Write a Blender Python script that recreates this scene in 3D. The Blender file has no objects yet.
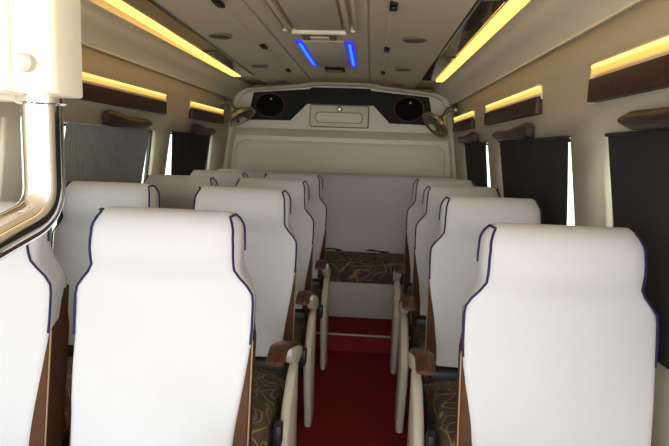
import bpy, bmesh, math, random
from mathutils import Vector, Matrix, noise
random.seed(7)
S = bpy.context.scene
COL = S.collection
PI = math.pi
CX = -0.265          # centre line of the cabin
CAMH = 1.27

# ------------------------------------------------------------------ materials
def new_mat(name):
    m = bpy.data.materials.new(name); m.use_nodes = True
    nt = m.node_tree
    b = nt.nodes['Principled BSDF']
    return m, nt, b

def pmat(name, col, rough=0.5, metal=0.0, noise_amt=0.06, noise_scale=30, bump=0.0, bump_scale=200, coat=0.0, spec=0.5, sheen=0.0):
    m, nt, b = new_mat(name)
    b.inputs['Roughness'].default_value = rough
    b.inputs['Metallic'].default_value = metal
    b.inputs['Specular IOR Level'].default_value = spec
    b.inputs['Coat Weight'].default_value = coat
    b.inputs['Coat Roughness'].default_value = 0.08
    b.inputs['Sheen Weight'].default_value = sheen
    tc = nt.nodes.new('ShaderNodeTexCoord')
    nz = nt.nodes.new('ShaderNodeTexNoise'); nz.inputs['Scale'].default_value = noise_scale
    nz.inputs['Detail'].default_value = 4
    nt.links.new(tc.outputs['Object'], nz.inputs['Vector'])
    mx = nt.nodes.new('ShaderNodeMix'); mx.data_type = 'RGBA'
    mx.inputs[6].default_value = (*[c*(1-noise_amt) for c in col], 1)
    mx.inputs[7].default_value = (*[min(1, c*(1+noise_amt)) for c in col], 1)
    nt.links.new(nz.outputs['Fac'], mx.inputs[0])
    nt.links.new(mx.outputs[2], b.inputs['Base Color'])
    if bump:
        n2 = nt.nodes.new('ShaderNodeTexNoise'); n2.inputs['Scale'].default_value = bump_scale
        n2.inputs['Detail'].default_value = 3
        nt.links.new(tc.outputs['Object'], n2.inputs['Vector'])
        bp = nt.nodes.new('ShaderNodeBump'); bp.inputs['Strength'].default_value = bump
        bp.inputs['Distance'].default_value = 0.01
        nt.links.new(n2.outputs['Fac'], bp.inputs['Height'])
        nt.links.new(bp.outputs['Normal'], b.inputs['Normal'])
    return m

def emat(name, col, strength):
    m, nt, b = new_mat(name)
    b.inputs['Base Color'].default_value = (*col, 1)
    b.inputs['Emission Color'].default_value = (*col, 1)
    b.inputs['Emission Strength'].default_value = strength
    return m

def wood_mat(name, c1, c2, scale=(14, 60, 60), coat=0.6, rough=0.3):
    m, nt, b = new_mat(name)
    tc = nt.nodes.new('ShaderNodeTexCoord')
    mp = nt.nodes.new('ShaderNodeMapping'); mp.inputs['Scale'].default_value = scale
    nz = nt.nodes.new('ShaderNodeTexNoise'); nz.inputs['Scale'].default_value = 1.0
    nz.inputs['Detail'].default_value = 6; nz.inputs['Distortion'].default_value = 1.5
    cr = nt.nodes.new('ShaderNodeValToRGB')
    cr.color_ramp.elements[0].position = 0.35; cr.color_ramp.elements[0].color = (*c1, 1)
    cr.color_ramp.elements[1].position = 0.7; cr.color_ramp.elements[1].color = (*c2, 1)
    nt.links.new(tc.outputs['Object'], mp.inputs['Vector'])
    nt.links.new(mp.outputs['Vector'], nz.inputs['Vector'])
    nt.links.new(nz.outputs['Fac'], cr.inputs['Fac'])
    nt.links.new(cr.outputs['Color'], b.inputs['Base Color'])
    b.inputs['Roughness'].default_value = rough
    b.inputs['Coat Weight'].default_value = coat
    return m

def swirl_mat(name):
    """brown upholstery with looping tan and blue-grey lines"""
    m, nt, b = new_mat(name)
    L = nt.links
    tc = nt.nodes.new('ShaderNodeTexCoord')
    oi = nt.nodes.new('ShaderNodeObjectInfo')
    ad = nt.nodes.new('ShaderNodeVectorMath'); ad.operation = 'MULTIPLY_ADD'
    ad.inputs[1].default_value = (1, 1, 1)
    sc = nt.nodes.new('ShaderNodeVectorMath'); sc.operation = 'SCALE'; sc.inputs[0].default_value = (3.1, 7.7, 5.3)
    L.new(oi.outputs['Random'], sc.inputs['Scale'])
    L.new(tc.outputs['Object'], ad.inputs[0]); L.new(sc.outputs['Vector'], ad.inputs[2])
    def lines(scale, freq, width, off):
        mp = nt.nodes.new('ShaderNodeMapping'); mp.inputs['Location'].default_value = off
        L.new(ad.outputs['Vector'], mp.inputs['Vector'])
        nz = nt.nodes.new('ShaderNodeTexNoise'); nz.inputs['Scale'].default_value = scale
        nz.inputs['Detail'].default_value = 0.3; nz.inputs['Distortion'].default_value = 0.6
        L.new(mp.outputs['Vector'], nz.inputs['Vector'])
        mu = nt.nodes.new('ShaderNodeMath'); mu.operation = 'MULTIPLY'; mu.inputs[1].default_value = freq
        L.new(nz.outputs['Fac'], mu.inputs[0])
        fr = nt.nodes.new('ShaderNodeMath'); fr.operation = 'FRACT'; L.new(mu.outputs[0], fr.inputs[0])
        lt = nt.nodes.new('ShaderNodeMath'); lt.operation = 'LESS_THAN'; lt.inputs[1].default_value = width
        L.new(fr.outputs[0], lt.inputs[0])
        return lt.outputs[0]
    base = (0.058, 0.037, 0.022, 1)
    def mix(a, bcol, fac):
        mx = nt.nodes.new('ShaderNodeMix'); mx.data_type = 'RGBA'
        if isinstance(a, tuple): mx.inputs[6].default_value = a
        else: L.new(a, mx.inputs[6])
        mx.inputs[7].default_value = bcol
        L.new(fac, mx.inputs[0])
        return mx.outputs[2]
    c = mix(base, (0.085, 0.052, 0.028, 1), lines(8, 3.0, 0.5, (4, 1, 2)))
    c = mix(c, (0.27, 0.175, 0.06, 1), lines(8.5, 6.5, 0.15, (0, 0, 0)))
    c = mix(c, (0.13, 0.145, 0.145, 1), lines(6.5, 4.5, 0.10, (9, 3, 5)))
    L.new(c, b.inputs['Base Color'])
    b.inputs['Roughness'].default_value = 0.85
    return m

def blind_mat(name, col):
    m, nt, b = new_mat(name)
    tc = nt.nodes.new('ShaderNodeTexCoord')
    mp = nt.nodes.new('ShaderNodeMapping'); mp.inputs['Scale'].default_value = (160, 160, 9)
    nz = nt.nodes.new('ShaderNodeTexNoise'); nz.inputs['Scale'].default_value = 1
    mx = nt.nodes.new('ShaderNodeMix'); mx.data_type = 'RGBA'
    mx.inputs[6].default_value = (*[c*0.6 for c in col], 1); mx.inputs[7].default_value = (*[c*1.4 for c in col], 1)
    nt.links.new(tc.outputs['Object'], mp.inputs['Vector']); nt.links.new(mp.outputs['Vector'], nz.inputs['Vector'])
    nt.links.new(nz.outputs['Fac'], mx.inputs[0]); nt.links.new(mx.outputs[2], b.inputs['Base Color'])
    b.inputs['Roughness'].default_value = 0.9
    return m

def glass_mat(name):
    m, nt, b = new_mat(name)
    out = nt.nodes['Material Output']
    tr = nt.nodes.new('ShaderNodeBsdfTransparent'); tr.inputs['Color'].default_value = (0.93, 0.97, 0.93, 1)
    gl = nt.nodes.new('ShaderNodeBsdfGlossy'); gl.inputs['Roughness'].default_value = 0.02
    mx = nt.nodes.new('ShaderNodeMixShader'); mx.inputs[0].default_value = 0.06
    nt.links.new(tr.outputs[0], mx.inputs[1]); nt.links.new(gl.outputs[0], mx.inputs[2])
    nt.links.new(mx.outputs[0], out.inputs['Surface'])
    return m

M = dict(
    roof=pmat('roof_lining', (0.69, 0.625, 0.48), 0.6, noise_amt=0.03, noise_scale=12),
    roofp=pmat('roof_panel', (0.60, 0.545, 0.43), 0.7, noise_amt=0.04, noise_scale=12, bump=0.15, bump_scale=500),
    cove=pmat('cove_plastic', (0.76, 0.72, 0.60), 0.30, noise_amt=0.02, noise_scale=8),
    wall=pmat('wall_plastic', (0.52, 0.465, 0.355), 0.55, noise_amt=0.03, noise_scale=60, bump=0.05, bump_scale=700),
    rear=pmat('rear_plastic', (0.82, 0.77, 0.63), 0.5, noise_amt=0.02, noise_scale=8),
    cream=pmat('cream_plastic', (0.74, 0.68, 0.55), 0.4, noise_amt=0.03, noise_scale=10),
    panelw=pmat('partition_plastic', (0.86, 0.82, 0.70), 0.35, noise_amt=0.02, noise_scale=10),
    benchp=pmat('bench_plastic', (0.45, 0.40, 0.32), 0.5),
    edgeshade=pmat('shade_tinted_edge', (0.86, 0.79, 0.62), 0.35),  # tan tint paints in the shading of the post's side face
    shroud=pmat('shroud_plastic', (0.56, 0.50, 0.385), 0.5, noise_amt=0.03, noise_scale=10),
    cap=pmat('screw_cap_plastic', (0.50, 0.47, 0.40), 0.5),
    cloth=pmat('white_cloth', (0.56, 0.56, 0.565), 0.95, noise_amt=0.015, noise_scale=40, bump=0.22, bump_scale=8, spec=0.15, sheen=0.1),
    piping=pmat('navy_piping', (0.012, 0.007, 0.060), 0.8, noise_amt=0.1),
    brown=pmat('brown_leather', (0.078, 0.032, 0.014), 0.75, noise_amt=0.25, noise_scale=30, spec=0.2),
    creampipe=pmat('cream_piping', (0.27, 0.18, 0.095), 0.6),
    swirl=swirl_mat('swirl_upholstery'),
    blackp=pmat('black_plastic', (0.012, 0.012, 0.013), 0.45, noise_amt=0.1),
    blackf=pmat('black_fascia', (0.010, 0.010, 0.011), 0.6, noise_amt=0.1, spec=0.25),
    blackg=pmat('speaker_grille', (0.005, 0.005, 0.006), 0.7, noise_amt=0.3, noise_scale=400, spec=0.1),
    red_ring=pmat('speaker_ring', (0.13, 0.055, 0.045), 0.4, noise_amt=0.1),
    carpet=pmat('red_carpet', (0.26, 0.027, 0.028), 1.0, noise_amt=0.6, noise_scale=180, bump=0.9, bump_scale=260, spec=0.05),
    chrome=pmat('chrome', (0.86, 0.84, 0.80), 0.07, 1.0, noise_amt=0.01),
    steel=pmat('brushed_steel', (0.55, 0.52, 0.46), 0.3, 1.0, noise_amt=0.05),
    gunmetal=pmat('fan_metal', (0.46, 0.42, 0.35), 0.28, 0.85, noise_amt=0.08),
    alu=pmat('step_trim', (0.42, 0.36, 0.32), 0.5, 0.3),
    darkwood=wood_mat('dark_wood', (0.014, 0.005, 0.004), (0.075, 0.026, 0.019), (55, 55, 90), 0.0, 0.5),
    redwood=wood_mat('red_wood', (0.040, 0.011, 0.006), (0.125, 0.036, 0.016), (40, 9, 40), 0.25, 0.4),
    trimdark=wood_mat('roof_trim_dark', (0.012, 0.010, 0.008), (0.050, 0.042, 0.034), (10, 2.5, 10), 1.0, 0.12),
    clip=pmat('brown_clip', (0.022, 0.012, 0.008), 0.75, spec=0.2),
    blind=blind_mat('charcoal_blind', (0.014, 0.015, 0.015)),
    blindlit=blind_mat('daylit_charcoal_blind', (0.30, 0.335, 0.32)),  # same cloth as the charcoal blind, with daylight painted into its colour
    blindb=blind_mat('brown_blind', (0.16, 0.115, 0.065)),
    glass=glass_mat('window_glass'),
    rubber=pmat('window_rubber', (0.02, 0.02, 0.02), 0.7),
    led=emat('warm_led', (1.0, 0.62, 0.14), 2.0),
    led2=emat('warm_led_pocket', (1.0, 0.62, 0.15), 0.72),
    ledhot=emat('warm_led_tube', (1.0, 0.70, 0.20), 1.7),
    blue=emat('blue_led', (0.008, 0.02, 0.85), 1.2),
    bluehot=emat('blue_led_core', (0.02, 0.20, 1.0), 1.6),
    lens=pmat('lamp_lens', (0.035, 0.032, 0.027), 0.4, noise_amt=0.05),
    grey=pmat('grey_plastic', (0.17, 0.15, 0.12), 0.45),
    whitep=pmat('white_plastic', (0.80, 0.76, 0.66), 0.4, noise_amt=0.02),
    tip=emat('tweeter_dot', (1, 0.95, 0.85), 1.0),
)

# ------------------------------------------------------------------ mesh helpers
class MB:
    """collects shapes in one bmesh; verts are given in world or local coordinates"""
    def __init__(self): self.bm = bmesh.new()
    def box(self, x0, x1, y0, y1, z0, z1, bev=0.0, seg=2, rot=None, piv=None):
        t = bmesh.new()
        bmesh.ops.create_cube(t, size=1)
        for v in t.verts:
            v.co = Vector(((x0+x1)/2 + v.co.x*(x1-x0), (y0+y1)/2 + v.co.y*(y1-y0), (z0+z1)/2 + v.co.z*(z1-z0)))
        if bev: bmesh.ops.bevel(t, geom=list(t.edges), offset=bev, segments=seg, profile=0.5, affect='EDGES')
        if rot is not None:
            bmesh.ops.rotate(t, verts=t.verts, cent=piv or ((x0+x1)/2, (y0+y1)/2, (z0+z1)/2), matrix=rot)
        self._merge(t); return self
    def _merge(self, t):
        me = bpy.data.meshes.new('tmp'); t.to_mesh(me); t.free()
        self.bm.from_mesh(me); bpy.data.meshes.remove(me)
    def loft(self, secs, cap=True, close=True):
        rows = [[self.bm.verts.new(p) for p in s] for s in secs]
        n = len(rows[0])
        for a, b in zip(rows, rows[1:]):
            for i in range(n if close else n-1):
                j = (i+1) % n
                self.bm.faces.new((a[i], a[j], b[j], b[i]))
        if cap:
            self.bm.faces.new(list(reversed(rows[0]))); self.bm.faces.new(rows[-1])
        return self
    def tube(self, pts, r, n=10, closed=False, cap=True):
        pts = [Vector(p) for p in pts]
        rs = r if isinstance(r, (list, tuple)) else [r]*len(pts)
        secs = []; prev = None
        for i, p in enumerate(pts):
            a = pts[i-1] if (i > 0 or closed) else p
            b = pts[(i+1) % len(pts)] if (i < len(pts)-1 or closed) else p
            t = (b-a).normalized()
            if prev is None:
                u = t.orthogonal().normalized()
            else:
                u = (prev - t*prev.dot(t)).normalized()
            prev = u; w = t.cross(u)
            secs.append([p + (u*math.cos(2*PI*k/n) + w*math.sin(2*PI*k/n))*rs[i] for k in range(n)])
        if closed:
            rows = [[self.bm.verts.new(q) for q in s] for s in secs]
            for i in range(len(rows)):
                a, b = rows[i], rows[(i+1) % len(rows)]
                for k in range(n):
                    self.bm.faces.new((a[k], a[(k+1) % n], b[(k+1) % n], b[k]))
        else:
            self.loft(secs, cap)
        return self
    def prism(self, poly, axis, a0, a1, bev=0.0):
        """poly: 2-D points; extruded along axis from a0 to a1"""
        t = bmesh.new()
        def P(p, a):
            if axis == 'x': return (a, p[0], p[1])
            if axis == 'y': return (p[0], a, p[1])
            return (p[0], p[1], a)
        A = [t.verts.new(P(p, a0)) for p in poly]; B = [t.verts.new(P(p, a1)) for p in poly]
        n = len(poly)
        t.faces.new(A); t.faces.new(list(reversed(B)))
        for i in range(n): t.faces.new((A[i], B[i], B[(i+1) % n], A[(i+1) % n]))
        bmesh.ops.recalc_face_normals(t, faces=t.faces)
        if bev:
            ed = [e for e in t.edges if len(e.link_faces) == 2 and e.calc_face_angle(0) > 0.35]
            bmesh.ops.bevel(t, geom=ed, offset=bev, segments=2, profile=0.5, affect='EDGES')
        self._merge(t); return self
    def lathe(self, prof, c, axis, n=28):
        """prof: (radius, height) along axis; revolved about c"""
        c = Vector(c); ax = Vector(axis).normalized()
        u = ax.orthogonal().normalized(); w = ax.cross(u)
        secs = [[c + ax*h + (u*math.cos(2*PI*k/n) + w*math.sin(2*PI*k/n))*max(r, 1e-4) for k in range(n)] for r, h in prof]
        return self.loft(secs, True)
    def build(self, name, mat, parent=None, smooth=35):
        bmesh.ops.recalc_face_normals(self.bm, faces=self.bm.faces)
        me = bpy.data.meshes.new(name)
        if parent is not None:
            o_ = world_loc(parent)
            for v in self.bm.verts: v.co -= o_
        self.bm.to_mesh(me); self.bm.free()
        me.materials.append(mat if not isinstance(mat, str) else M[mat])
        for p in me.polygons: p.use_smooth = True
        try: me.set_sharp_from_angle(angle=math.radians(smooth))
        except Exception: pass
        o = bpy.data.objects.new(name, me); COL.objects.link(o)
        if parent is not None: o.parent = parent
        return o

def world_loc(o):
    v = Vector((0, 0, 0))
    while o is not None:
        v = v + o.location; o = o.parent
    return v

def thing(name, label, cat, loc=(0, 0, 0), group=None):
    o = bpy.data.objects.new(name, None); COL.objects.link(o)
    o.location = loc; o.empty_display_size = 0.05
    o['label'] = label; o['category'] = cat
    if group: o['group'] = group
    return o
def struct(o, label=None):
    o['kind'] = 'structure'
    if label: o['label'] = label
    return o
def dup(root, loc, label, group=None):
    r = root.copy(); COL.objects.link(r); r.location = loc; r['label'] = label
    if group: r['group'] = group
    for ch in list(root.children):
        c = ch.copy(); COL.objects.link(c); c.parent = r
        for g in list(ch.children):
            d = g.copy(); COL.objects.link(d); d.parent = c
    return r
def lerp(a, b, t): return a + (b-a)*t
def interp(tab, z):
    if z <= tab[0][0]: return tab[0][1]
    for (a, b), (c, d) in zip(tab, tab[1:]):
        if z <= c: return lerp(b, d, (z-a)/(c-a))
    return tab[-1][1]
def sstep(t):
    t = max(0, min(1, t)); return t*t*(3-2*t)

WALL = [(0, .985), (.5, 1.0), (.9, 1.0), (1.1, .975), (1.31, .945), (1.43, .930), (1.655, .905)]
def wx(z, side): return CX + side*interp(WALL, z)

# ------------------------------------------------------------------ shell
YF, YR = -1.80, 4.80
fl = MB()
fl.box(CX-1.02, CX+1.02, YF, 3.38, -0.06, 0.0)
fl.box(CX-1.02, CX+1.02, 3.38, 4.9, -0.06, 0.11)
struct(fl.build('floor', 'carpet'))
struct(MB().box(CX-.80, CX+.75, 3.370, 3.392, 0.106, 0.115, 0.002).build('trim_1', 'alu'))

def wall(side, openings, y_start):
    zl = [0, .25, .5, .80, .9, 1.0, 1.1, 1.2, 1.335, 1.43, 1.54, 1.655]
    ys = sorted(set([y_start, YR+.05] + [y for o in openings for y in o]))
    yy = []
    for a, b in zip(ys, ys[1:]):
        n = max(1, int((b-a)/.35)); yy += [lerp(a, b, k/n) for k in range(n)]
    yy.append(ys[-1])
    bm = bmesh.new()
    V = {}
    def v(i, j):
        if (i, j) not in V: V[i, j] = bm.verts.new((wx(zl[i], side), yy[j], zl[i]))
        return V[i, j]
    for i in range(len(zl)-1):
        for j in range(len(yy)-1):
            ym = (yy[j]+yy[j+1])/2
            if .79 < zl[i] < 1.33 and any(a < ym < b for a, b in openings): continue
            q = (v(i, j), v(i, j+1), v(i+1, j+1), v(i+1, j))
            bm.faces.new(q if side < 0 else tuple(reversed(q)))
    me = bpy.data.meshes.new('wall')
    bm.normal_update(); bm.to_mesh(me); bm.free()
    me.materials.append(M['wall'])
    for p in me.polygons: p.use_smooth = True
    me.set_sharp_from_angle(angle=math.radians(40))
    o = bpy.data.objects.new('wall_right' if side > 0 else 'wall_left', me); COL.objects.link(o)
    md = o.modifiers.new('thickness', 'SOLIDIFY'); md.thickness = 0.045; md.offset = -1
    struct(o)
    return o
RWIN = [(0.78, 1.70), (1.965, 3.00), (3.325, 4.10)]
LWIN = [(0.80, 1.80), (2.13, 3.10), (3.31, 4.24)]
wall(1, RWIN, 0.0)
wall(-1, LWIN, 0.1)

# windows: rubber frame against the outside of the opening, glass pane in it
wn = 0
for side, wins in ((1, RWIN), (-1, LWIN)):
    for (a, b) in wins:
        wn += 1
        f = MB()
        z0, z1 = .80, 1.335
        x0, x1 = wx(z0, side)+side*.03, wx(z1, side)+side*.03
        def fr(ya, yb, za, zb):
            def X(z): return lerp(x0, x1, (z-z0)/(z1-z0))
            t = side*.016
            f.loft([[(X(za), ya, za), (X(za)+t, ya, za), (X(zb)+t, ya, zb), (X(zb), ya, zb)],
                    [(X(za), yb, za), (X(za)+t, yb, za), (X(zb)+t, yb, zb), (X(zb), yb, zb)]])
        w = .012
        fr(a, a+w, z0, z1); fr(b-w, b, z0, z1); fr(a+w, b-w, z0, z0+w); fr(a+w, b-w, z1-w, z1)
        fo = struct(f.build('window_%d' % wn, 'rubber'))
        g = MB(); t = side*.004
        g.loft([[(x0+t, a+.008, z0+.008), (x0+2*t, a+.008, z0+.008), (x1+2*t, a+.008, z1-.008), (x1+t, a+.008, z1-.008)],
                [(x0+t, b-.008, z0+.008), (x0+2*t, b-.008, z0+.008), (x1+2*t, b-.008, z1-.008), (x1+t, b-.008, z1-.008)]])
        g.build('pane', 'glass', fo)

# ceiling: swept half profiles (half width, z); a dark trim groove and LED groove are left as shallow channels
prof = [(0, 1.808), (.226, 1.806), (.228, 1.815), (.236, 1.815), (.238, 1.803), (.315, 1.802), (.325, 1.794), (.345, 1.794),
        (.45, 1.785), (.56, 1.773), (.590, 1.768), (.592, 1.790), (.748, 1.786), (.750, 1.758), (.765, 1.757), (.785, 1.751), (.800, 1.738), (.815, 1.724),
        (.845, 1.708), (.870, 1.690), (.886, 1.668), (.893, 1.655), (.893, 1.647), (.93, 1.647)]
full = [(CX-a, z) for a, z in reversed(prof)] + [(CX+a, z) for a, z in prof[1:]]
cm = MB()
ysec = [YF, -1.0, -.2, .6, 1.2, 1.8, 2.4, 3.0, 3.6, 4.2, YR+.05]
cm.loft([[(x, y, z) for x, z in full] for y in ysec], cap=False, close=False)
co = cm.build('ceiling', 'roof', smooth=25)
co.data.materials.append(M['cove'])
for p in co.data.polygons:
    if abs(p.center.x-CX) > .736: p.material_index = 1
md = co.modifiers.new('thickness', 'SOLIDIFY'); md.thickness = .02
# keep the thickness on the outside whatever the face winding came out as
md.offset = -1 if co.data.polygons[len(full)//2].normal.z < 0 else 1
struct(co)

# rear wall: flat sheet that fills the section
rw = MB()
sec = [(CX-.995, -.05), (CX-1.01, .9), (CX-.955, 1.31), (CX-.915, 1.66), (CX-.86, 1.72), (CX-.74, 1.79), (CX, 1.83),
       (CX+.74, 1.79), (CX+.86, 1.72), (CX+.915, 1.66), (CX+.955, 1.31), (CX+1.01, .9), (CX+.995, -.05)]
rw.prism(sec, 'y', 4.80, 4.85)
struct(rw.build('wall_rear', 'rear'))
# arch trim round the tail opening
arch = []
for x, z in [(-.925, .50), (-.955, .9), (-.945, 1.15), (-.925, 1.30), (-.90, 1.42), (-.875, 1.55), (-.855, 1.64), (-.82, 1.695), (-.76, 1.725), (-.60, 1.745), (-.42, 1.762), (-.30, 1.775), (-.26, 1.792), (-.1, 1.797)]:
    arch.append((x, z))
arch = arch + [(0, 1.797)] + [(-x, z) for x, z in reversed(arch)]
tm = MB()
def arch_ring(y, d): return [(CX + x*(1+d), y, z + d*.6*(1 if z > .6 else 0)) for x, z in arch]
tm.loft([[(CX+x, 4.66, z), (CX+x*1.035, 4.645, z+.012), (CX+x*1.07, 4.67, z+.025), (CX+x*1.07, 4.80, z+.025), (CX+x, 4.80, z)] for x, z in arch])
struct(tm.build('trim_2', 'rear', smooth=50))

# ------------------------------------------------------------------ rear header with fascia
RC = -0.27
def hp(x, z, y=4.68):        # measured at 4.80, carried to the plane y
    k = y/4.80; return (x*k, CAMH + (z-CAMH)*k)
hdr = thing('rear_header_panel', 'cream moulded header panel across the rear wall, holding the black speaker band', 'panel', (RC, 4.7, 1.45))
h = MB()
ho = [(RC-.905, 1.42), (RC-.87, 1.63), (RC-.83, 1.69), (RC-.76, 1.722), (RC-.28, 1.768), (RC-.24, 1.782), (RC+.24, 1.782), (RC+.28, 1.768), (RC+.76, 1.722), (RC+.83, 1.69), (RC+.87, 1.63), (RC+.905, 1.42)]
def insetp(poly, c, s): return [(c[0]+(x-c[0])*s, c[1]+(z-c[1])*s) for x, z in poly]
h.loft([[(x, 4.80, z - (.06 if z < 1.45 else 0)) for x, z in ho], [(x, 4.70, z) for x, z in ho], [(x, 4.685, z) for x, z in insetp(ho, (RC, 1.6), .985)]])
h.build('panel', 'rear', hdr, smooth=30)
b = MB()
bo = [(-.775, 1.487), (-.725, 1.712), (-.255, 1.752), (-.24, 1.768), (.24, 1.768), (.255, 1.752), (.725, 1.712), (.775, 1.487), (.415, 1.492), (.275, 1.632), (-.275, 1.632), (-.415, 1.492)]
b.prism([(RC+x, z) for x, z in bo], 'y', 4.672, 4.688)
b.build('fascia_band', 'blackf', hdr)
# lower recessed panel frame
lp = thing('rear_trim_panel', 'cream rounded trim panel on the rear wall above the bench seat', 'panel', (RC, 4.78, .6))
q = MB()
pts = []
def rrect(x0, x1, z0, z1, r, n=6):
    out = []
    for cx_, cz_, a0 in ((x1-r, z1-r, 0), (x0+r, z1-r, 90), (x0+r, z0+r, 180), (x1-r, z0+r, 270)):
        for k in range(n+1):
            a = math.radians(a0+90*k/n); out.append((cx_+r*math.cos(a), cz_+r*math.sin(a)))
    return out
r1 = rrect(RC-.905, RC+.905, .55, 1.325, .10)
c_ = (RC, .93)
q.loft([[(x, 4.80, z) for x, z in r1], [(x, 4.772, z) for x, z in insetp(r1, c_, .985)], [(x, 4.765, z) for x, z in insetp(r1, c_, .955)],
        [(x, 4.77, z) for x, z in insetp(r1, c_, .93)]])
q.build('panel', 'rear', lp, smooth=30)
# compartment in the middle of the header
cp = thing('storage_compartment', 'small cream compartment door with a round lock, centred on the rear header', 'compartment', (RC, 4.68, 1.45))
MB().prism(rrect(RC-.245, RC+.235, 1.452, 1.623, .015), 'y', 4.660, 4.684, .004).build('door', 'cream', cp)
MB().prism(rrect(RC-.253, RC+.243, 1.444, 1.630, .02), 'y', 4.676, 4.6842, .002).build('door_seal', 'grey', cp)
MB().prism(rrect(RC-.200, RC+.190, 1.482, 1.570, .033), 'y', 4.656, 4.664, .002).build('pull_outline', 'grey', cp)
MB().prism(rrect(RC-.195, RC+.185, 1.487, 1.565, .03), 'y', 4.650, 4.662, .004).build('recess_pull', 'rear', cp)
MB().lathe([(.024, 0), (.024, .006), (.018, .010)], (RC-.005, 4.660, 1.597), (0, -1, 0), 20).build('lock', 'steel', cp)

# speakers in the fascia
def speaker(x, z, lab):
    t = thing('speaker', lab, 'speaker', (x, 4.67, z), 'speakers in the rear header')
    def oval(mb, k=.80):
        for v in mb.bm.verts: v.co.z = z + (v.co.z-z)*k
        return mb
    oval(MB().lathe([(.128, 0), (.130, .010), (.124, .016), (.116, .010), (.116, 0)], (x, 4.672, z), (0, -1, 0), 40)).build('ring', 'red_ring', t)
    oval(MB().lathe([(.115, .001), (.113, .008), (.085, .013), (.05, .016), (.02, .017)], (x, 4.672, z), (0, -1, 0), 40)).build('grille', 'blackg', t)
    for k in range(3):
        rr = .096-.026*k
        g = MB().tube([(x+rr*math.cos(2*PI*j/32), 4.660-.002*k, z+rr*math.sin(2*PI*j/32)) for j in range(32)], .0025, 6, True)
        oval(g).build('cone_ring', 'blackg', t)
    MB().lathe([(.009, 0), (.007, .006)], (x+.01, 4.655, z+.050), (0, -1, 0), 12).build('tweeter_cap', 'whitep', t)
speaker(RC-.585, 1.612, 'black round speaker at the left end of the rear header band')
speaker(RC+.565, 1.612, 'black round speaker at the right end of the rear header band')

# ------------------------------------------------------------------ ceiling fittings
def led_strip(side, lab):
    # centre line of the strip and of its dark trim: x at y = 1.95 and at y = 4.0
    (xa, xb), hw = ((-.929, -.980), .031) if side < 0 else ((.453, .456), .024)
    (ta, tb), tw = ((-.846, -.894), .046) if side < 0 else ((.375, .378), .043)
    def at(p, q, y): return p + (q-p)*(y-1.95)/2.05
    def run(p, q, w, z0, z1, y0, y1):
        mb = MB()
        mb.loft([[(at(p, q, y)-w, y, z0+.004), (at(p, q, y)-w+.005, y, z0), (at(p, q, y)+w-.005, y, z0), (at(p, q, y)+w, y, z0+.004),
                  (at(p, q, y)+w, y, z1), (at(p, q, y)-w, y, z1)] for y in (y0, lerp(y0, y1, .5), y1)])
        return mb
    t = thing('led_strip_light', lab, 'light', (xa, 1.5, 1.78), 'long ceiling strips')
    run(xa, xb, hw, 1.757, 1.785, .3, 4.02).build('diffuser', 'led', t)
    run(ta, tb, tw, 1.7625, 1.785, .3, 4.0).build('dark_trim', 'trimdark', t)
    e0, e1 = ta+side*(tw+.001), tb+side*(tw+.001)
    MB().tube([(at(e0, e1, .3), .3, 1.762), (at(e0, e1, 4.0), 4.0, 1.762)], .0035, 8).build('chrome_edge', 'chrome', t)
    for y in (.7, 1.9, 3.0): MB().box(at(ta, tb, y)-tw+.002, at(ta, tb, y)+tw-.002, y-.006, y+.006, 1.759, 1.77, .001).build('trim_joint', 'blackp', t)
led_strip(-1, 'long yellow glowing strip light along the left edge of the ceiling')
led_strip(1, 'long yellow glowing strip light along the right edge of the ceiling')

def roofz(x): return interp([(a, z) for a, z in prof], abs(x-CX))
ord_ = ['nearest the front', 'second from the front', 'nearest the rear wall']
for side, sn, xx in ((-1, 'left', -.735), (1, 'right', .180)):
    for k, y in enumerate((2.68, 3.62, 4.45)):
        z = roofz(xx)
        t = thing('ceiling_downlight', 'unlit round downlight in the %s ceiling panel, %s' % (sn, ord_[k]), 'light', (xx, y, z), 'round ceiling downlights')
        MB().lathe([(.056, -.004), (.056, .006), (.050, .010), (.043, .007), (.043, 0)], (xx, y, z), (0, 0, -1), 28).build('bezel', 'grey', t)
        MB().lathe([(.043, .0), (.042, .006), (.02, .007)], (xx, y, z), (0, 0, -1), 28).build('lens', 'lens', t)
    for k, y in enumerate((2.12, 3.00, 3.88)):
        xc = CX + side*.325
        z = 1.797
        t = thing('ceiling_clip', 'small dark brown clip on the %s ceiling seam, %s' % (sn, ord_[k]), 'clip', (xc, y, z), 'brown clips along the ceiling seams')
        MB().box(xc-.014, xc+.014, y-.05, y+.05, z-.012, z+.002, .003).build('body', 'clip', t)
        MB().box(xc-.008, xc+.008, y-.02, y+.02, z-.018, z-.010, .003).build('catch', 'blackp', t)

# roof hatch (only its rear part reaches into the picture)
HC = CX+.012
rh = thing('roof_hatch', 'beige roof hatch with raised side rails and a pale front bar', 'hatch', (HC, 1.9, 1.80))
MB().box(HC-.105, HC+.105, 1.35, 2.53, 1.785, 1.812, .006).build('hatch_panel', 'roofp', rh)
for s in (-1, 1):
    MB().box(HC+s*.130-.010, HC+s*.130+.010, 1.33, 2.56, 1.778, 1.81, .004).build('side_rail', 'roof', rh)
    MB().box(HC+s*.163-.008, HC+s*.163+.008, 1.33, 2.57, 1.788, 1.81, .003).build('outer_rail', 'roof', rh)
MB().tube([(HC-.122, 2.55, 1.783), (HC+.122, 2.55, 1.783)], .013, 12).build('end_bar', 'whitep', rh)
for s in (-1, 1):
    MB().box(HC+s*.142-.020, HC+s*.142+.020, 2.535, 2.570, 1.780, 1.808, .004).build('hinge', 'cream', rh)

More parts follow.
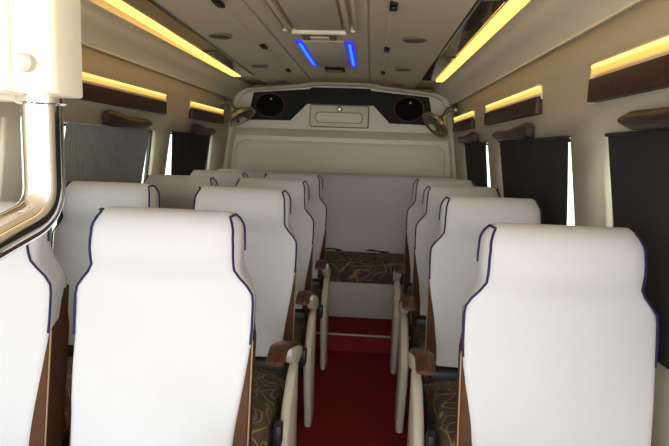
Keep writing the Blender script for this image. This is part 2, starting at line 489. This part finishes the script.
rl = thing('roof_light_panel', 'ceiling panel between two glowing blue lamps, in front of the rear wall', 'light', (CX, 3.3, 1.80))
MB().box(CX-.105, CX+.105, 2.88, 3.74, 1.800, 1.812, .004).build('centre_panel', 'roofp', rl)
for s in (-1, 1):
    bxc = CX+.006+s*.127
    lamp = MB().box(bxc-.018, bxc+.018, 2.88, 3.72, 1.798, 1.812, .004).build('blue_lamp', 'blue', rl)
    MB().box(bxc-.007, bxc+.007, 2.92, 3.62, 1.794, 1.800, .002).build('lamp_tube', 'bluehot', lamp)
MB().box(CX-.085, CX+.075, 2.66, 2.79, 1.790, 1.81, .004).build('switch_plate', 'grey', rl)
MB().box(CX-.045, CX+.045, 2.69, 2.76, 1.784, 1.792, .003).build('switch', 'cream', rl)
MB().box(CX-.065, CX+.065, 3.775, 3.90, 1.788, 1.81, .004).build('pull', 'clip', rl)
MB().box(CX-.048, CX+.048, 3.785, 3.86, 1.781, 1.790, .003).build('pull_grip', 'grey', rl)

# ------------------------------------------------------------------ wall fittings
def pocket(side, y0, y1, lab):
    zc = 1.48
    x = wx(zc, side)
    t = thing('wall_pocket_light', lab, 'light', (x, (y0+y1)/2, zc), 'lit wood panels along the walls')
    s = -side
    def bx(o0, o1, ya, yb, za, zb, bev=.002):
        # o0..o1 = distance from wall into the cabin
        a = wx(za, side)+s*o0; b = wx(za, side)+s*o1
        return MB().box(min(a, b), max(a, b), ya, yb, za, zb, bev)
    bx(-.004, .006, y0-.004, y1+.004, 1.490, 1.548).build('back_plate', 'cream', t)
    bx(.002, .014, y0, y1, 1.513, 1.541).build('led_bar', 'led2', t)
    bx(.010, .017, y0+.004, y1-.004, 1.531, 1.5395, .002).build('lamp_tube', 'ledhot', t)
    bx(.0, .022, y0-.004, y1+.004, 1.5405, 1.5485).build('top_lip', 'wall', t)
    bx(.0, .024, y1, y1+.010, 1.43, 1.545).build('end_cap', 'cream', t)
    bx(.0, .030, y0, y1, 1.432, 1.500, .004).build('wood_panel', 'darkwood', t)
pocket(1, 0.85, 1.735, 'lit wood panel on the right wall nearest the front')
pocket(1, 2.26, 3.26, 'lit wood panel on the right wall above the second window')
pocket(1, 3.68, 4.48, 'short-looking lit wood panel on the right wall near the rear corner')
pocket(-1, 2.00, 3.14, 'lit wood panel on the left wall beside the white cabinet')
pocket(-1, 3.60, 4.38, 'lit wood panel on the left wall near the rear corner')

def handle(side, y0, y1, lab, mount_rear):
    z = 1.368
    x = wx(z, side); s = -side
    t = thing('grab_bar', lab, 'grab bar', (x, (y0+y1)/2, z), 'wooden grab bar fittings below the lit panels')
    # sculpted grip: loft along y
    secs = []
    n = 16
    for k in range(n+1):
        u = k/n; y = lerp(y0, y1, u)
        v = u if mount_rear else 1-u
        hh = .024 + .012*sstep((v-.55)/.35)        # thicker towards the mount end
        if v < .12: hh *= .45 + .55*v/.12
        if v > .95: hh *= .75
        dep = .018 + .010*math.sin(PI*v)
        off = .026 + .012*math.sin(PI*u)
        zc = z - .010*math.sin(PI*v) + .006*v
        secs.append([(x+s*(off+dep*math.cos(a)*.9), y, zc+hh*math.sin(a)) for a in [2*PI*j/12 for j in range(12)]])
    MB().loft(secs).build('grip', 'redwood' if False else 'handlewood', t, smooth=60)
    for yy in ((y0+.03), (y1-.07)):
        big = (yy > (y0+y1)/2) == mount_rear
        w, hgt = (.075, .030) if big else (.05, .014)
        ya = yy if yy < (y0+y1)/2 else yy+.04-w+.03
        MB().box(min(x-s*.004, x+s*.034), max(x-s*.004, x+s*.034), ya, ya+w, z-hgt, z+hgt*.85, .006).build('mount', 'handlewood', t)
    yb = (y1-.05) if mount_rear else (y0+.05)
    MB().lathe([(.008, 0), (.008, .006), (.004, .009)], (x+s*.033, yb, z+.012), (s, 0, 0), 14).build('screw', 'chrome', t)
M['handlewood'] = wood_mat('handle_wood', (0.014, 0.005, 0.004), (0.060, 0.020, 0.014), (30, 10, 40), 0.1, 0.42)
handle(1, 0.98, 1.50, 'dark wooden grab bar on the right wall nearest the front', False)
handle(1, 2.36, 3.00, 'dark wooden grab bar on the right wall above the second window', False)
handle(1, 3.56, 4.22, 'dark wooden grab bar on the right wall near the rear corner', False)
handle(-1, 2.42, 2.92, 'dark wooden grab bar on the left wall beside the white cabinet', False)
handle(-1, 3.66, 4.15, 'dark wooden grab bar on the left wall near the rear corner', False)

def blind(side, y0, y1, t0, t1, mat, lab):
    """cloth blind: y extent at the top y0..y1; at the bottom narrowed by t0 (front) and t1 (rear)"""
    zt, zb = 1.334, .80
    s = -side
    t = thing('window_blind', lab, 'blind', (wx(zt, side)+s*.012, (y0+y1)/2, zt), 'window blinds')
    n = 14
    def X(z): return wx(z, side)+s*.004
    A = []
    for layer in (0, 1):
        pass
    secs = []
    for k in range(n+1):
        u = k/n; z = lerp(zt-.004, zb-.02, u)
        ya = y0 + t0*u; yb = y1 - t1*u
        front, back = [], []
        for j in range(25):
            y = lerp(ya, yb, j/24)
            wv = .0025*math.sin(j*1.1+u*2)*(.3+u)
            front.append((X(z)+s*(.006+wv), y, z)); back.append((X(z)+s*(.003+wv), y, z))
        secs.append(front + back[::-1])
    MB().loft(secs).build('cloth', mat, t, smooth=60)
    xa, xb = X(zt)-s*.002, X(zt)+s*.016
    MB().box(min(xa, xb), max(xa, xb), y0, y1, zt-.004, zt+.006, .002).build('headrail', mat, t)
blind(1, 0.74, 1.635, 0, .03, 'blind', 'charcoal blind on the right wall window nearest the front')
blind(1, 1.962, 2.97, .10, .03, 'blind', 'charcoal blind on the second window of the right wall')
blind(1, 3.335, 4.06, .07, .03, 'blind', 'charcoal blind on the right wall window nearest the rear')
blind(-1, 2.14, 2.965, 0, .05, 'blindlit', 'charcoal blind, coloured pale as if daylit, on the left window just behind the chrome rail')
blind(-1, 3.315, 4.10, .16, .03, 'blind', 'charcoal blind on the left wall window nearest the rear')

# small fans on the rear pillars
def fan(base, centre, face, lab):
    t = thing('wall_fan', lab, 'fan', base, 'small fans in the rear corners')
    c = Vector(centre); f = Vector(face).normalized(); bs = Vector(base)
    side = 1 if bs.x > CX else -1
    MB().lathe([(.048, -.01), (.048, .010), (.036, .022), (.018, .026)], bs, (-side, 0, 0), 24).build('wall_mount', 'steel', t)
    MB().tube([bs, bs+Vector((-side*.05, 0, .005)), lerp(bs, c, .55)+Vector((0, 0, .02)), c-f*.04], [.020, .018, .018, .026], 14).build('arm', 'gunmetal', t)
    R = .118
    MB().lathe([(.03, -.060), (.055, -.055), (.075, -.035), (.098, -.025), (R, -.012), (R, .008), (R-.006, .010), (R-.008, -.008), (.06, -.03), (.03, -.04)], c, f, 32).build('housing', 'gunmetal', t)
    u = f.orthogonal().normalized(); w = f.cross(u)
    g = MB()
    for rr, d in ((R-.002, .010), (.085, .020), (.058, .025), (.032, .028)):
        g.tube([c+f*d+(u*math.cos(2*PI*k/32)+w*math.sin(2*PI*k/32))*rr for k in range(32)], .0028 if rr < .1 else .005, 6, True)
    for k in range(16):
        a = 2*PI*k/16; dv = u*math.cos(a)+w*math.sin(a)
        g.tube([c+f*.028+dv*.03, c+f*.024+dv*.062, c+f*.010+dv*(R-.003)], .0018, 5)
    g.build('grille', 'steel', t)
    MB().lathe([(.034, .020), (.033, .031), (.018, .035)], c, f, 20).build('hub_cap', 'cream', t)
    for k in range(4):
        a = 2*PI*k/4+.3; dv = u*math.cos(a)+w*math.sin(a); tv = f.cross(dv)
        bl = MB()
        bl.loft([[c+dv*r_+tv*w_*s1+f*(-.005+.012*s1+th) for s1, th in ((-1, 0), (1, 0), (1, .002), (-1, .002))] for r_, w_ in ((.018, .012), (.05, .03), (.088, .034))])
        bl.build('blade', 'grey', t)
    kn = c - f*.02 + w*.0 + Vector((0, 0, -.125))
    MB().lathe([(.010, -.01), (.010, .012), (.006, .016)], c - f*.03 + Vector((0, -.03, -.055)), (0, 0, -1), 12).build('switch_knob', 'blackp', t)
fan((-1.165, 4.36, 1.595), (-1.02, 4.33, 1.49), (.50, -.17, -.78), 'small metal fan on the left rear corner')
fan((.625, 4.36, 1.595), (.475, 4.30, 1.475), (-.62, -.25, -.60), 'small metal fan on the right rear corner')

# ------------------------------------------------------------------ front partition with chrome rail
pt = thing('partition_cabinet', 'bright cream cabinet panel at the top left, right by the camera', 'cabinet', (-.6, .52, 1.315))
MB().box(-1.15, -.332, .493, .550, 1.311, 1.80, .006).build('front_panel', 'panelw', pt)
MB().prism([(-.3310, .500), (-.296, .500), (-.292, .508), (-.292, .556), (-.3310, .556)], 'z', 1.311, 1.80, .003).build('edge_post', 'edgeshade', pt)
MB().lathe([(.0085, -.004), (.0085, .003), (.006, .0055)], (-.3135, .493, 1.337), (0, -1, 0), 20).build('screw_cap', 'cap', pt)
MB().box(-1.15, -.350, .498, .545, 1.305, 1.313, .002).build('lower_flange', 'cream', pt)

ra = thing('grab_rail', 'thick chrome grab rail curving below the cream cabinet at left', 'rail', (-.333, .55, 1.2))
path = [(-.333, .55, 1.311)]
for k in range(4): path.append((-.333, .55, lerp(1.29, 1.224, k/3)))
A = Vector((-.333, .55, 1.2)); d2 = Vector((-.016, -.050, -.019)).normalized()
P0 = Vector((-.333, .55, 1.224)); P1 = Vector((-.333, .55, 1.195)); P2 = P1 + d2*.027
for k in range(1, 11):
    u = k/10; path.append(tuple(P0*(1-u)**2 + P1*2*u*(1-u) + P2*u*u))
path += [tuple(P2+d2*.08), tuple(P2+d2*.20), tuple(P2+d2*.20+Vector((-.03,-.02,-.06))), tuple(P2+d2*.20+Vector((-.05,-.03,-.5)))]
MB().tube(path, .0195, 32).build('tube', 'chrome', ra, smooth=60)
MB().lathe([(.024, 0), (.024, .006), (.0205, .008)], (-.333, .55, 1.311), (0, 0, -1), 24).build('collar', 'chrome', ra)

# ------------------------------------------------------------------ seats
SW = .225
def front_y(z): return (z-.91)*.15 - (.042*sstep((z-.92)/.10) if z > .92 else 0)
def cover_w(z):
    if z < .84: return lerp(.190, SW+.003, sstep((z-.48)/.36))
    if z < .898: return SW+.003
    if z < .974: return lerp(SW+.003, .185, sstep((z-.898)/.076))
    return .185 + .004*math.sin(PI*min(1, (z-.974)/.09))
def ring(w, yf, yb, z, bulge, rc=.020, taper=0.10, nf=19):
    """closed ring; front points then right side, back, left side"""
    P = []
    rc = min(rc, (yb-yf)*.45)
    for i in range(nf):
        s = -1+2*i/(nf-1)
        P.append((s*(w-rc), yf - bulge*(1-s*s), z))
    for k in (1, 2, 3):
        a = k/3*PI/2; P.append((w-rc+rc*math.sin(a), yf+rc-rc*math.cos(a), z))
    for k in (1, 2, 3): P.append((w, lerp(yf+rc, yb-rc, k/4), z))
    for k in (0, 1, 2, 3):
        a = k/3*PI/2; P.append((w-rc+rc*math.cos(a), yb-rc+rc*math.sin(a), z))
    for i in range(1, nf-1):
        s = 1-2*i/(nf-1); P.append((s*(w-rc), yb, z))
    for k in (0, 1, 2, 3):
        a = k/3*PI/2; P.append((-w+rc-rc*math.sin(a), yb-rc+rc*math.cos(a), z))
    for k in (1, 2, 3): P.append((-w, lerp(yb-rc, yf+rc, k/4), z))
    for k in (1, 2, 3):
        a = k/3*PI/2; P.append((-w+rc-rc*math.cos(a), yf+rc-rc*math.sin(a), z))
    # the sides draw in a little towards the back
    d = yb-yf
    P = [(x*(1-taper*max(0, (y-yf)/d)), y, z_) for x, y, z_ in P]
    return P[:-1] if (Vector(P[-1])-Vector(P[0])).length < 1e-6 else P
TOPR = .060
ZC = 1.108-TOPR
def cover_sections(seed):
    out = []
    zs = [.47+.02*k for k in range(int((ZC-.47)/.02)+1)]
    if zs[-1] < ZC-.006: zs.append(ZC)
    for z in zs:
        th = lerp(.135, 2*TOPR, sstep((z-.5)/.4))
        out.append((z, cover_w(z), front_y(z), front_y(z)+th))
    zz = out[-1][0]; yf, yb = out[-1][2], out[-1][3]
    for k in range(1, 9):
        a = k/8*PI/2*.96
        r = (yb-yf)/2; yc = (yf+yb)/2
        out.append((zz+TOPR*math.sin(a), cover_w(zz) - .034*math.sin(a)**3, yc-r*math.cos(a)+.008*math.sin(a), yc+r*math.cos(a)+.008*math.sin(a)))
    return out
def corner(z): return lerp(.018, .046, sstep((z-.93)/.09))
def make_cover_mesh(seed, aisle):
    rng = cover_sections(seed)
    mb = MB(); secs = []
    for (z, w, yf, yb) in rng:
        R = ring(w, yf, yb, z, .013 if z < ZC else .008, rc=corner(z), taper=.10*(1-sstep((z-.92)/.06)))
        R2 = []
        for p in R:
            if p[0]*aisle < 0 and z < .84: p = (p[0]*lerp(SW-.002, SW+.003, sstep((z-.48)/.32))/w, p[1], p[2])
            v = Vector(p)
            n1 = noise.noise(Vector((p[0]*7+seed*3.1, p[1]*7, p[2]*5)))
            n2 = noise.noise(Vector((p[0]*22+seed, p[1]*22+p[2]*9, p[2]*16)))
            k = .0035*n1 + .0012*n2
            R2.append((v.x + k*.5, v.y + k, v.z))
        secs.append(R2)
    mb.loft(secs)
    return mb
def piping_pts(side):
    f, bk = [], []
    for (z, w, yf, yb) in cover_sections(0):
        if z < .775 or z > ZC+TOPR*.90: continue
        q = .293*min(corner(z), (yb-yf)*.45)
        f.append((side*(w-q+.001), yf+q-.001, z))
        if z > 1.0: bk.append((side*(w+.0015), lerp(yf, yb, .66), z))
        last = (w, yf, yb, z)
    w, yf, yb, z = last
    top = [(side*(w-.001), lerp(yf, yb, .25), z+.004), (side*(w+.001), lerp(yf, yb, .45), z+.005)]
    return f + top + bk[::-1]

def make_seat(kind, armside, seed, label, cat='seat'):
    """armside -1/+1: aisle side of the seat in x; 0 = no aisle fittings"""
    t = thing('bus_seat', label, cat, (0, 0, 0), 'white covered passenger seats')
    # upholstered backrest
    mb = MB(); secs = []
    zb = .40
    for k in range(15):
        z = lerp(zb, .88, k/14)
        w = SW+.002 if z < .905 else lerp(SW-.002, .155, sstep((z-.905)/.06))
        yf = front_y(z)+.007; yb = yf+.120
        if z > .905: yb = yf+.095
        secs.append(ring(w if z < .80 else w-.006, yf, yb, z, .0, .012, .06))
    mb.loft(secs)
    back = mb.build('backrest', 'brown', t, smooth=60)
    s = armside or 1
    MB().tube([(s*(SW+.001), front_y(z)+.010, z) for z in [lerp(.42, .80, k/10) for k in range(11)]], .0022, 8).build('seam_cord', 'creampipe', back)
    cv = make_cover_mesh(seed, armside or 1).build('backrest_cover', 'cloth', t, smooth=70)
    for s in (-1, 1):
        MB().tube(piping_pts(s), .0030, 8).build('piping', 'piping', cv)
    # cushion
    mb = MB(); secs = []
    N = 12
    for k in range(N+1):
        u = k/N; y = lerp(-.575, -.085, u)
        zt = .455 - .030*u + .010*math.sin(PI*u)
        zl = .335 - .02*u
        if k == 0: zt, zl = .425, .37
        if k == 1: zt, zl = .450, .345
        hw = SW-.008
        if k == 0: hw -= .014
        r = .035; sec_ = []
        for (sx, sz, a0) in ((1, 1, 0), (-1, 1, 90), (-1, -1, 180), (1, -1, 270)):
            for j in range(6):
                a = math.radians(a0+90*j/5)
                zc = zt-r if sz > 0 else zl+min(r, .02)
                rz = r if sz > 0 else min(r, .02)
                sec_.append((sx*(hw-r)+r*math.cos(a), y, zc+rz*math.sin(a)))
            if sz > 0 and sx > 0:
                for j in range(1, 6):
                    s = 1-2*j/6; sec_.append((s*(hw-r), y, zt+.014*(1-s*s)))
        secs.append(sec_)
    mb.loft(secs)
    mb.build('seat_cushion', 'swirl', t, smooth=60)
    # black gap filler behind the cushion, base frame and legs
    MB().box(-SW+.015, SW-.015, -.105, -.045, .37, .462, .012).build('hinge_cover', 'blackp', t)
    MB().box(-SW+.02, SW-.02, -.53, -.05, .27, .318, .01).build('base_frame', 'blackp', t)
    for sx in (-1, 1):
        for (ya, yb) in ((-.46, -.42), (-.12, -.08)):
            MB().box(sx*.15-.02, sx*.15+.02, ya, yb, 0, .285, .004).build('leg', 'blackp', t)
    if armside:
        a = armside
        # cream side shroud (profile in y,z)
        pf = [(-.25, .535), (-.33, .515), (-.42, .450), (-.480, .375), (-.460, .25), (-.40, .10), (-.37, .0), (-.20, .0), (-.25, .20), (-.25, .40)]
        x0, x1 = sorted((a*(.243 if a > 0 else .262), a*(.275 if a > 0 else .296)))
        MB().prism(pf, 'x', x0, x1, .012).build('side_shroud', 'shroud', t, smooth=60)
        # curved wooden armrest, tilted up towards its front end
        secs = []
        n = 20
        xa = .255 if a > 0 else .280
        for k in range(n+1):
            u = k/n
            y = lerp(-.13, -.560, u)
            zc = .540 + .140*u + .012*math.sin(PI*u) - .040*sstep((u-.80)/.20)
            hh = .011 + .003*math.sin(PI*u)
            hw = lerp(.018, .029, sstep(u*1.3))
            if k == n: hh *= .6; hw *= .88
            if k == 0: hw *= .8
            xc = a*(xa - (.016*u if a > 0 else 0))
            secs.append([(xc+hw*math.copysign(abs(math.cos(q))**.6, math.cos(q)), y, zc+hh*math.copysign(abs(math.sin(q))**.7, math.sin(q))) for q in [2*PI*j/16 for j in range(16)]])
        ar = MB().loft(secs).build('armrest', 'redwood', t, smooth=60)
        xu = sorted((a*(xa-.016), a*(xa+.020)))
        MB().prism([(-.14, .548), (-.30, .606), (-.45, .650), (-.44, .620), (-.38, .580), (-.31, .545), (-.22, .515), (-.14, .520)], 'x', xu[0], xu[1], .006).build('armrest_bracket', 'cream', ar)
        x2 = sorted((a*(SW+.006), a*(SW+.034)))
        MB().box(x2[0], x2[1], -.520, -.47, .355, .425, .008).build('recline_lever', 'blackp', t)
    return t

ROWS = [1.30, 2.10, 2.75, 3.42]
XL, XW, XR = -.495, -1.005, .462
rown = ['in the front row nearest the camera', 'in the second row', 'in the third row', 'in the fourth row by the rear bench']
protoL = make_seat('left', 1, 1, 'white covered seat left of the aisle, ' + rown[0])
protoW = make_seat('window', 0, 2, 'white covered seat against the left wall, ' + rown[0])
protoR = make_seat('right', -1, 3, 'white covered seat right of the aisle, ' + rown[0])
for proto, x, nm in ((protoL, XL, 'left of the aisle'), (protoW, XW, 'against the left wall'), (protoR, XR, 'right of the aisle')):
    offs = {XL: (0, 0, 0, .012), XW: (0, -.018, .038, .050), XR: (0, .004, 0, 0)}[x]
    proto.location = (x, ROWS[0], 0)
    for k in (1, 2, 3):
        dup(proto, (x+offs[k], ROWS[k], 0), 'white covered seat %s, %s' % (nm, rown[k]))

# ------------------------------------------------------------------ rear bench
bn = thing('rear_bench', 'full width rear bench with white covered back and brown patterned cushion', 'bench', (CX, 4.0, .11))
MB().prism([(3.742, .11), (3.742, .36), (4.30, .36), (4.30, .11)], 'x', CX-.90, CX+.90, .006).build('front_panel', 'benchp', bn)
mb = MB(); secs = []
xs = [lerp(CX-.90, CX+.90, k/30) for k in range(31)]
cp_ = [(3.735, .365), (3.722, .40), (3.722, .45), (3.735, .482), (3.765, .500), (3.90, .512), (4.08, .507), (4.22, .495), (4.24, .45), (4.24, .362)]
for x in xs: secs.append([(x, y, z) for y, z in cp_])
mb.loft(secs); mb.build('seat_cushion', 'swirl', bn, smooth=60)
mb = MB(); secs = []
bp_ = [(4.145, .495), (4.15, .53), (4.19, .70), (4.235, .88), (4.270, 1.02), (4.287, 1.058), (4.315, 1.078), (4.355, 1.082), (4.395, 1.070), (4.42, 1.04), (4.43, .95), (4.43, .495)]
for i, x in enumerate([lerp(CX-.925, CX+.925, k/60) for k in range(61)]):
    secs.append([(x, y + .004*noise.noise(Vector((x*6, y*3, z*6))), z + (.003*noise.noise(Vector((x*5, 0, 3))) if z > 1 else 0)) for y, z in bp_])
mb.loft(secs); bc = mb.build('backrest_cover', 'cloth', bn, smooth=60)
g = MB()
for k in range(5):
    x = CX-.52+.35*k-.18
    g.tube([(x+.10*s1, 4.158-.006+.0*s1, .512+.006*math.sin(3*s1+k)) for s1 in [-1, -.5, 0, .5, 1]], [.004, .010, .007, .011, .004], 8)
g.build('gap_filler', 'blackp', bn)

# ------------------------------------------------------------------ camera
cam = bpy.data.cameras.new('camera'); co_ = bpy.data.objects.new('camera', cam); COL.objects.link(co_)
f_px = 555.0
cam.sensor_width = 36; cam.sensor_fit = 'HORIZONTAL'; cam.lens = f_px/669*36
cam.clip_start = .02
yv = Vector(((371-334.5)/f_px, -(150-223)/f_px, 1)).normalized()
r_ = math.radians(2.0)
xv = Vector((math.cos(r_), -math.sin(r_), 0)); xv = (xv - yv*xv.dot(yv)).normalized()
xb = Vector((xv.x, xv.y, -xv.z)); yb_ = Vector((yv.x, yv.y, -yv.z)); zb_ = xb.cross(yb_)
R3 = Matrix((xb, yb_, zb_))     # camera axes in world: rows are world axes in camera space
co_.matrix_world = Matrix.Translation((0, 0, CAMH)) @ R3.to_4x4()
S.camera = co_

# ------------------------------------------------------------------ daylight from the windscreen and the door
w = bpy.data.worlds.new('world'); S.world = w; w.use_nodes = True
nt = w.node_tree; bg = nt.nodes['Background']
LOBE, LOBE_N, BASE = 5.0, 4.0, 2.5
LDIR = (.12, -.99)
PAVE, SKY = (.95, .90, .80, 1), (.98, 1.05, 1.12, 1)
tc = nt.nodes.new('ShaderNodeTexCoord'); sp = nt.nodes.new('ShaderNodeSeparateXYZ')
nt.links.new(tc.outputs['Generated'], sp.inputs[0])
def math_node(op, a, b=None):
    n = nt.nodes.new('ShaderNodeMath'); n.operation = op
    for i, v in enumerate((a, b)):
        if v is None: continue
        if isinstance(v, (int, float)): n.inputs[i].default_value = v
        else: nt.links.new(v, n.inputs[i])
    return n.outputs[0]
fwd = math_node('MAXIMUM', math_node('ADD', math_node('MULTIPLY', sp.outputs['Y'], LDIR[1]), math_node('MULTIPLY', sp.outputs['X'], LDIR[0])), 0.0)
lobe = math_node('ADD', math_node('MULTIPLY', math_node('POWER', fwd, LOBE_N), LOBE), BASE)
mx = nt.nodes.new('ShaderNodeMix'); mx.data_type = 'RGBA'
mr = nt.nodes.new('ShaderNodeMapRange'); mr.inputs[1].default_value = -.20; mr.inputs[2].default_value = -.02
nt.links.new(sp.outputs['Z'], mr.inputs[0]); nt.links.new(mr.outputs[0], mx.inputs[0])
mx.inputs[6].default_value = PAVE      # sunlit paving in front of the vehicle
mx.inputs[7].default_value = SKY      # bright hazy sky
nt.links.new(mx.outputs[2], bg.inputs['Color'])
nt.links.new(lobe, bg.inputs['Strength'])

pl = bpy.data.lights.new('windscreen_portal', 'AREA'); pl.shape = 'RECTANGLE'; pl.size = 1.9; pl.size_y = 1.75
pl.cycles.is_portal = True
po = bpy.data.objects.new('windscreen_portal', pl); COL.objects.link(po)
po.location = (CX, YF-.01, .88); po.rotation_euler = (math.radians(90), 0, 0)
S.view_settings.view_transform = 'Standard'; S.view_settings.look = 'None'
S.view_settings.exposure = 0.0; S.view_settings.gamma = 1.0; S.view_settings.use_curve_mapping = False
S.cycles.use_denoising = True
S.cycles.max_bounces = 10; S.cycles.diffuse_bounces = 6
S.cycles.transparent_max_bounces = 12
